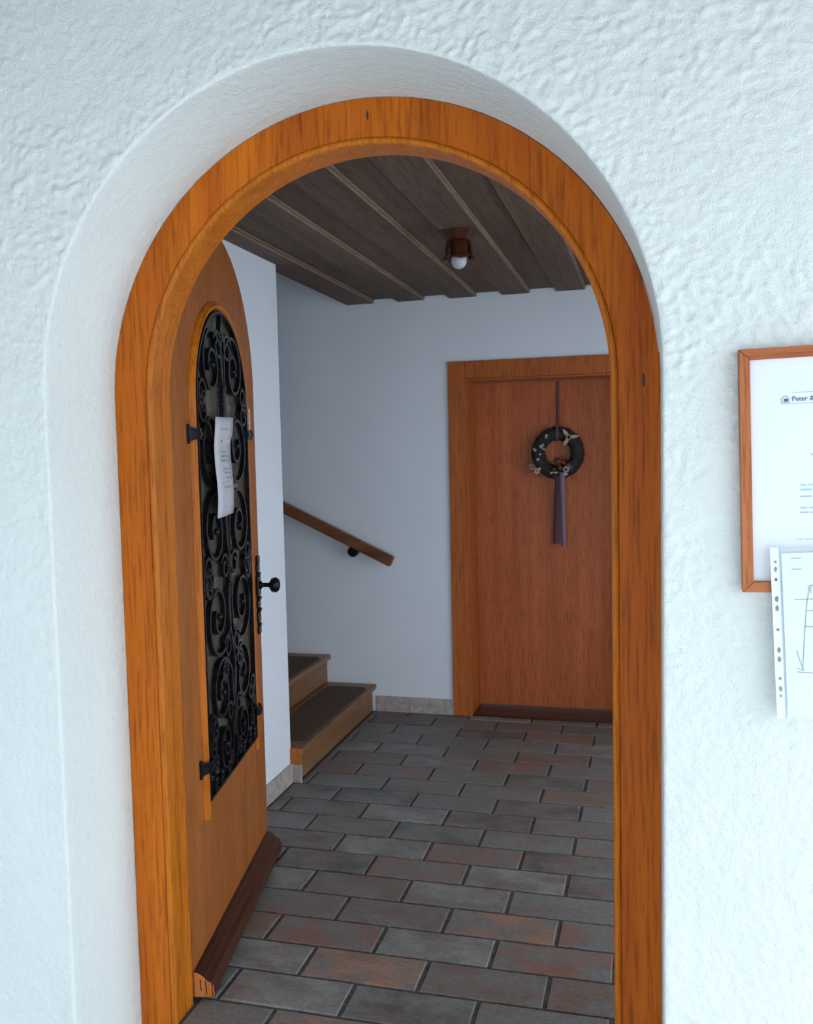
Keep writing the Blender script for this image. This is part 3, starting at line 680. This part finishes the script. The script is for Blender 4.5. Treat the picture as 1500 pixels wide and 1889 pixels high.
# ------------------------------------------------------------------ framed sheet on the front wall
PX, PZ = 0.680, 1.309
pf_ = empty('picture_frame', (PX, YW-0.006, PZ)); pf_.rotation_euler = (0, -0.020, 0)
tag(pf_, 'wooden picture frame holding a printed white sheet on the plaster wall', 'picture frame')
PWd, PHt, PB, PDp = 0.36, 0.471, 0.0205, 0.022
M_PICFRAMEX = wood('picture_frame_wood_cross', (0.40, 0.11, 0.035), (0.52, 0.17, 0.06), 0.4, 'X', 0.15)
g_ = .0003
for lp_, mt in (([(0, g_), (PB, PB+g_), (PB, PHt-PB-g_), (0, PHt-g_)], M_PICFRAME), ([(PWd, g_), (PWd, PHt-g_), (PWd-PB, PHt-PB-g_), (PWd-PB, PB+g_)], M_PICFRAME),
                ([(g_, 0), (PWd-g_, 0), (PWd-PB-g_, PB), (PB+g_, PB)], M_PICFRAMEX), ([(g_, PHt), (PB+g_, PHt-PB), (PWd-PB-g_, PHt-PB), (PWd-g_, PHt)], M_PICFRAMEX)):
    me = flat_me('frame_rail', [lp_], PDp, .0012); me.transform(Matrix.Translation((0, -PDp, 0))); link('frame_rail', me, mt, pf_)
sheet = box('print_sheet', PB-.002, PWd-PB+.002, -.0092, -.008, PB-.002, PHt-PB+.002, M_PAPER, pf_)
box('backing', PB-.002, PWd-PB+.002, -.007, -.001, PB-.002, PHt-PB+.002, M_CEIL, pf_)
def word(body, size, x, z, mat, parent, y=-.0095):
    me = text_me(body, size); o = link('lettering', me, mat, parent); o.location = (x, y, z); return o
lx = 0.079
word('Peter & M', .0128, lx+.017, 0.3680, M_INK, pf_)
box('print_line', lx+.018, PWd-.06, -.0100, -.0094, 0.3835, 0.3844, M_INK2, pf_); box('print_line', lx-.002, PWd-.06, -.0100, -.0094, 0.3625, 0.3634, M_INK2, pf_)
link('house_mark', flat_me('house_mark', [[(-.002+lx, 0.3645), (lx+.013, 0.3645), (lx+.013, 0.3740), (lx+.0055, 0.3800), (lx-.002, 0.3740)], [(lx, 0.3665), (lx+.011, 0.3665), (lx+.011, 0.3730), (lx+.0055, 0.3775), (lx, 0.3730)]], .0006), M_INK2, pf_).location = (0, -.0100, 0)
box('print_line', lx+.003, lx+.010, -.0100, -.0094, 0.3675, 0.3730, M_INK, pf_)
def greek(x0, x1, z, h, mat, parent=pf_, y=-.0100):
    k = x0
    while k < x1:
        l = min(random.uniform(.008, .022), x1-k); box('print_line', k, k+l, y, y+.0005, z, z+h, mat, parent); k += l+.0035
for (a, b, z, h, mt) in ((lx+.058, .30, .303, .010, M_INKR), (lx+.050, .26, .263, .003, M_INK2), (lx+.056, .25, .238, .0035, M_INK2), (lx+.030, .30, .205, .0026, M_INKC), (lx+.030, .30, .196, .0028, M_INK2),
                         (lx+.030, .29, .183, .0028, M_INK2), (lx+.030, .30, .161, .0028, M_INK2), (lx+.030, .24, .152, .0028, M_INK2), (lx+.022, .32, .101, .0014, M_INK2)):
    greek(a, b, z, h, mt)

# plastic sleeve with a hand-drawn plan hung over the frame's lower edge
ps = empty('plastic_sleeve', (0.728, YW-0.036, 1.398)); ps.rotation_euler = (0, -0.045, 0)
tag(ps, 'clear punched plastic sleeve with a sketched plan hanging below the picture frame', 'plastic sleeve')
H_, W_ = .335, .235
holes = []
for z, a, b in ((-.028, .003, .003), (-.042, .003, .0055), (-.062, .0032, .0032), (-.100, .0035, .0058), (-.118, .0035, .0058), (-.160, .003, .003), (-.200, .0035, .0058), (-.218, .0035, .0058), (-.256, .003, .003), (-.276, .0035, .0058), (-.290, .003, .003)):
    holes.append([(.0085+a*math.cos(t*math.pi/6), z+b*math.sin(t*math.pi/6)) for t in range(12)])
M_STRIP = plain('milky_strip', (0.80, 0.83, 0.86), 0.4)
link('punched_strip', flat_me('punched_strip', [[(0, -H_), (.0165, -H_), (.0165, 0), (0, 0)]]+holes, .0006), M_STRIP, ps)
box('sheet', .020, W_-.006, .0006, .0012, -H_+.006, -.012, M_PAPER, ps)
box('clear_pocket', .0168, W_, -.0008, -.0002, -H_, -.002, M_SLEEVE, ps)
box('seam', .0166, .0180, -.0010, .0004, -H_, 0, M_INK2, ps)
M_PEN = plain('blue_grey_pen', (0.06, 0.12, 0.18), 0.7)
def stroke(pts, wd=.0009): link('pen_line', tube_me('pen_line', [(x, .0006, z) for x, z in pts], wd, 4), M_PEN, ps)
for P in ([(.037, -.022), (.055, -.022)], [(.037, -.043), (.055, -.043)], [(.040, -.102), (.10, -.101)], [(.062, -.124), (.10, -.124)], [(.055, -.155), (.10, -.155)], [(.068, -.075), (.062, -.11), (.056, -.17), (.050, -.237)],
          [(.040, -.20), (.046, -.222), (.052, -.240)], [(.040, -.236), (.052, -.240)], [(.040, -.243), (.075, -.246), (.13, -.244)], [(.070, -.075), (.12, -.075)], [(.070, -.075), (.070, -.09)], [(.10, -.075), (.10, -.24)]):
    stroke(P)
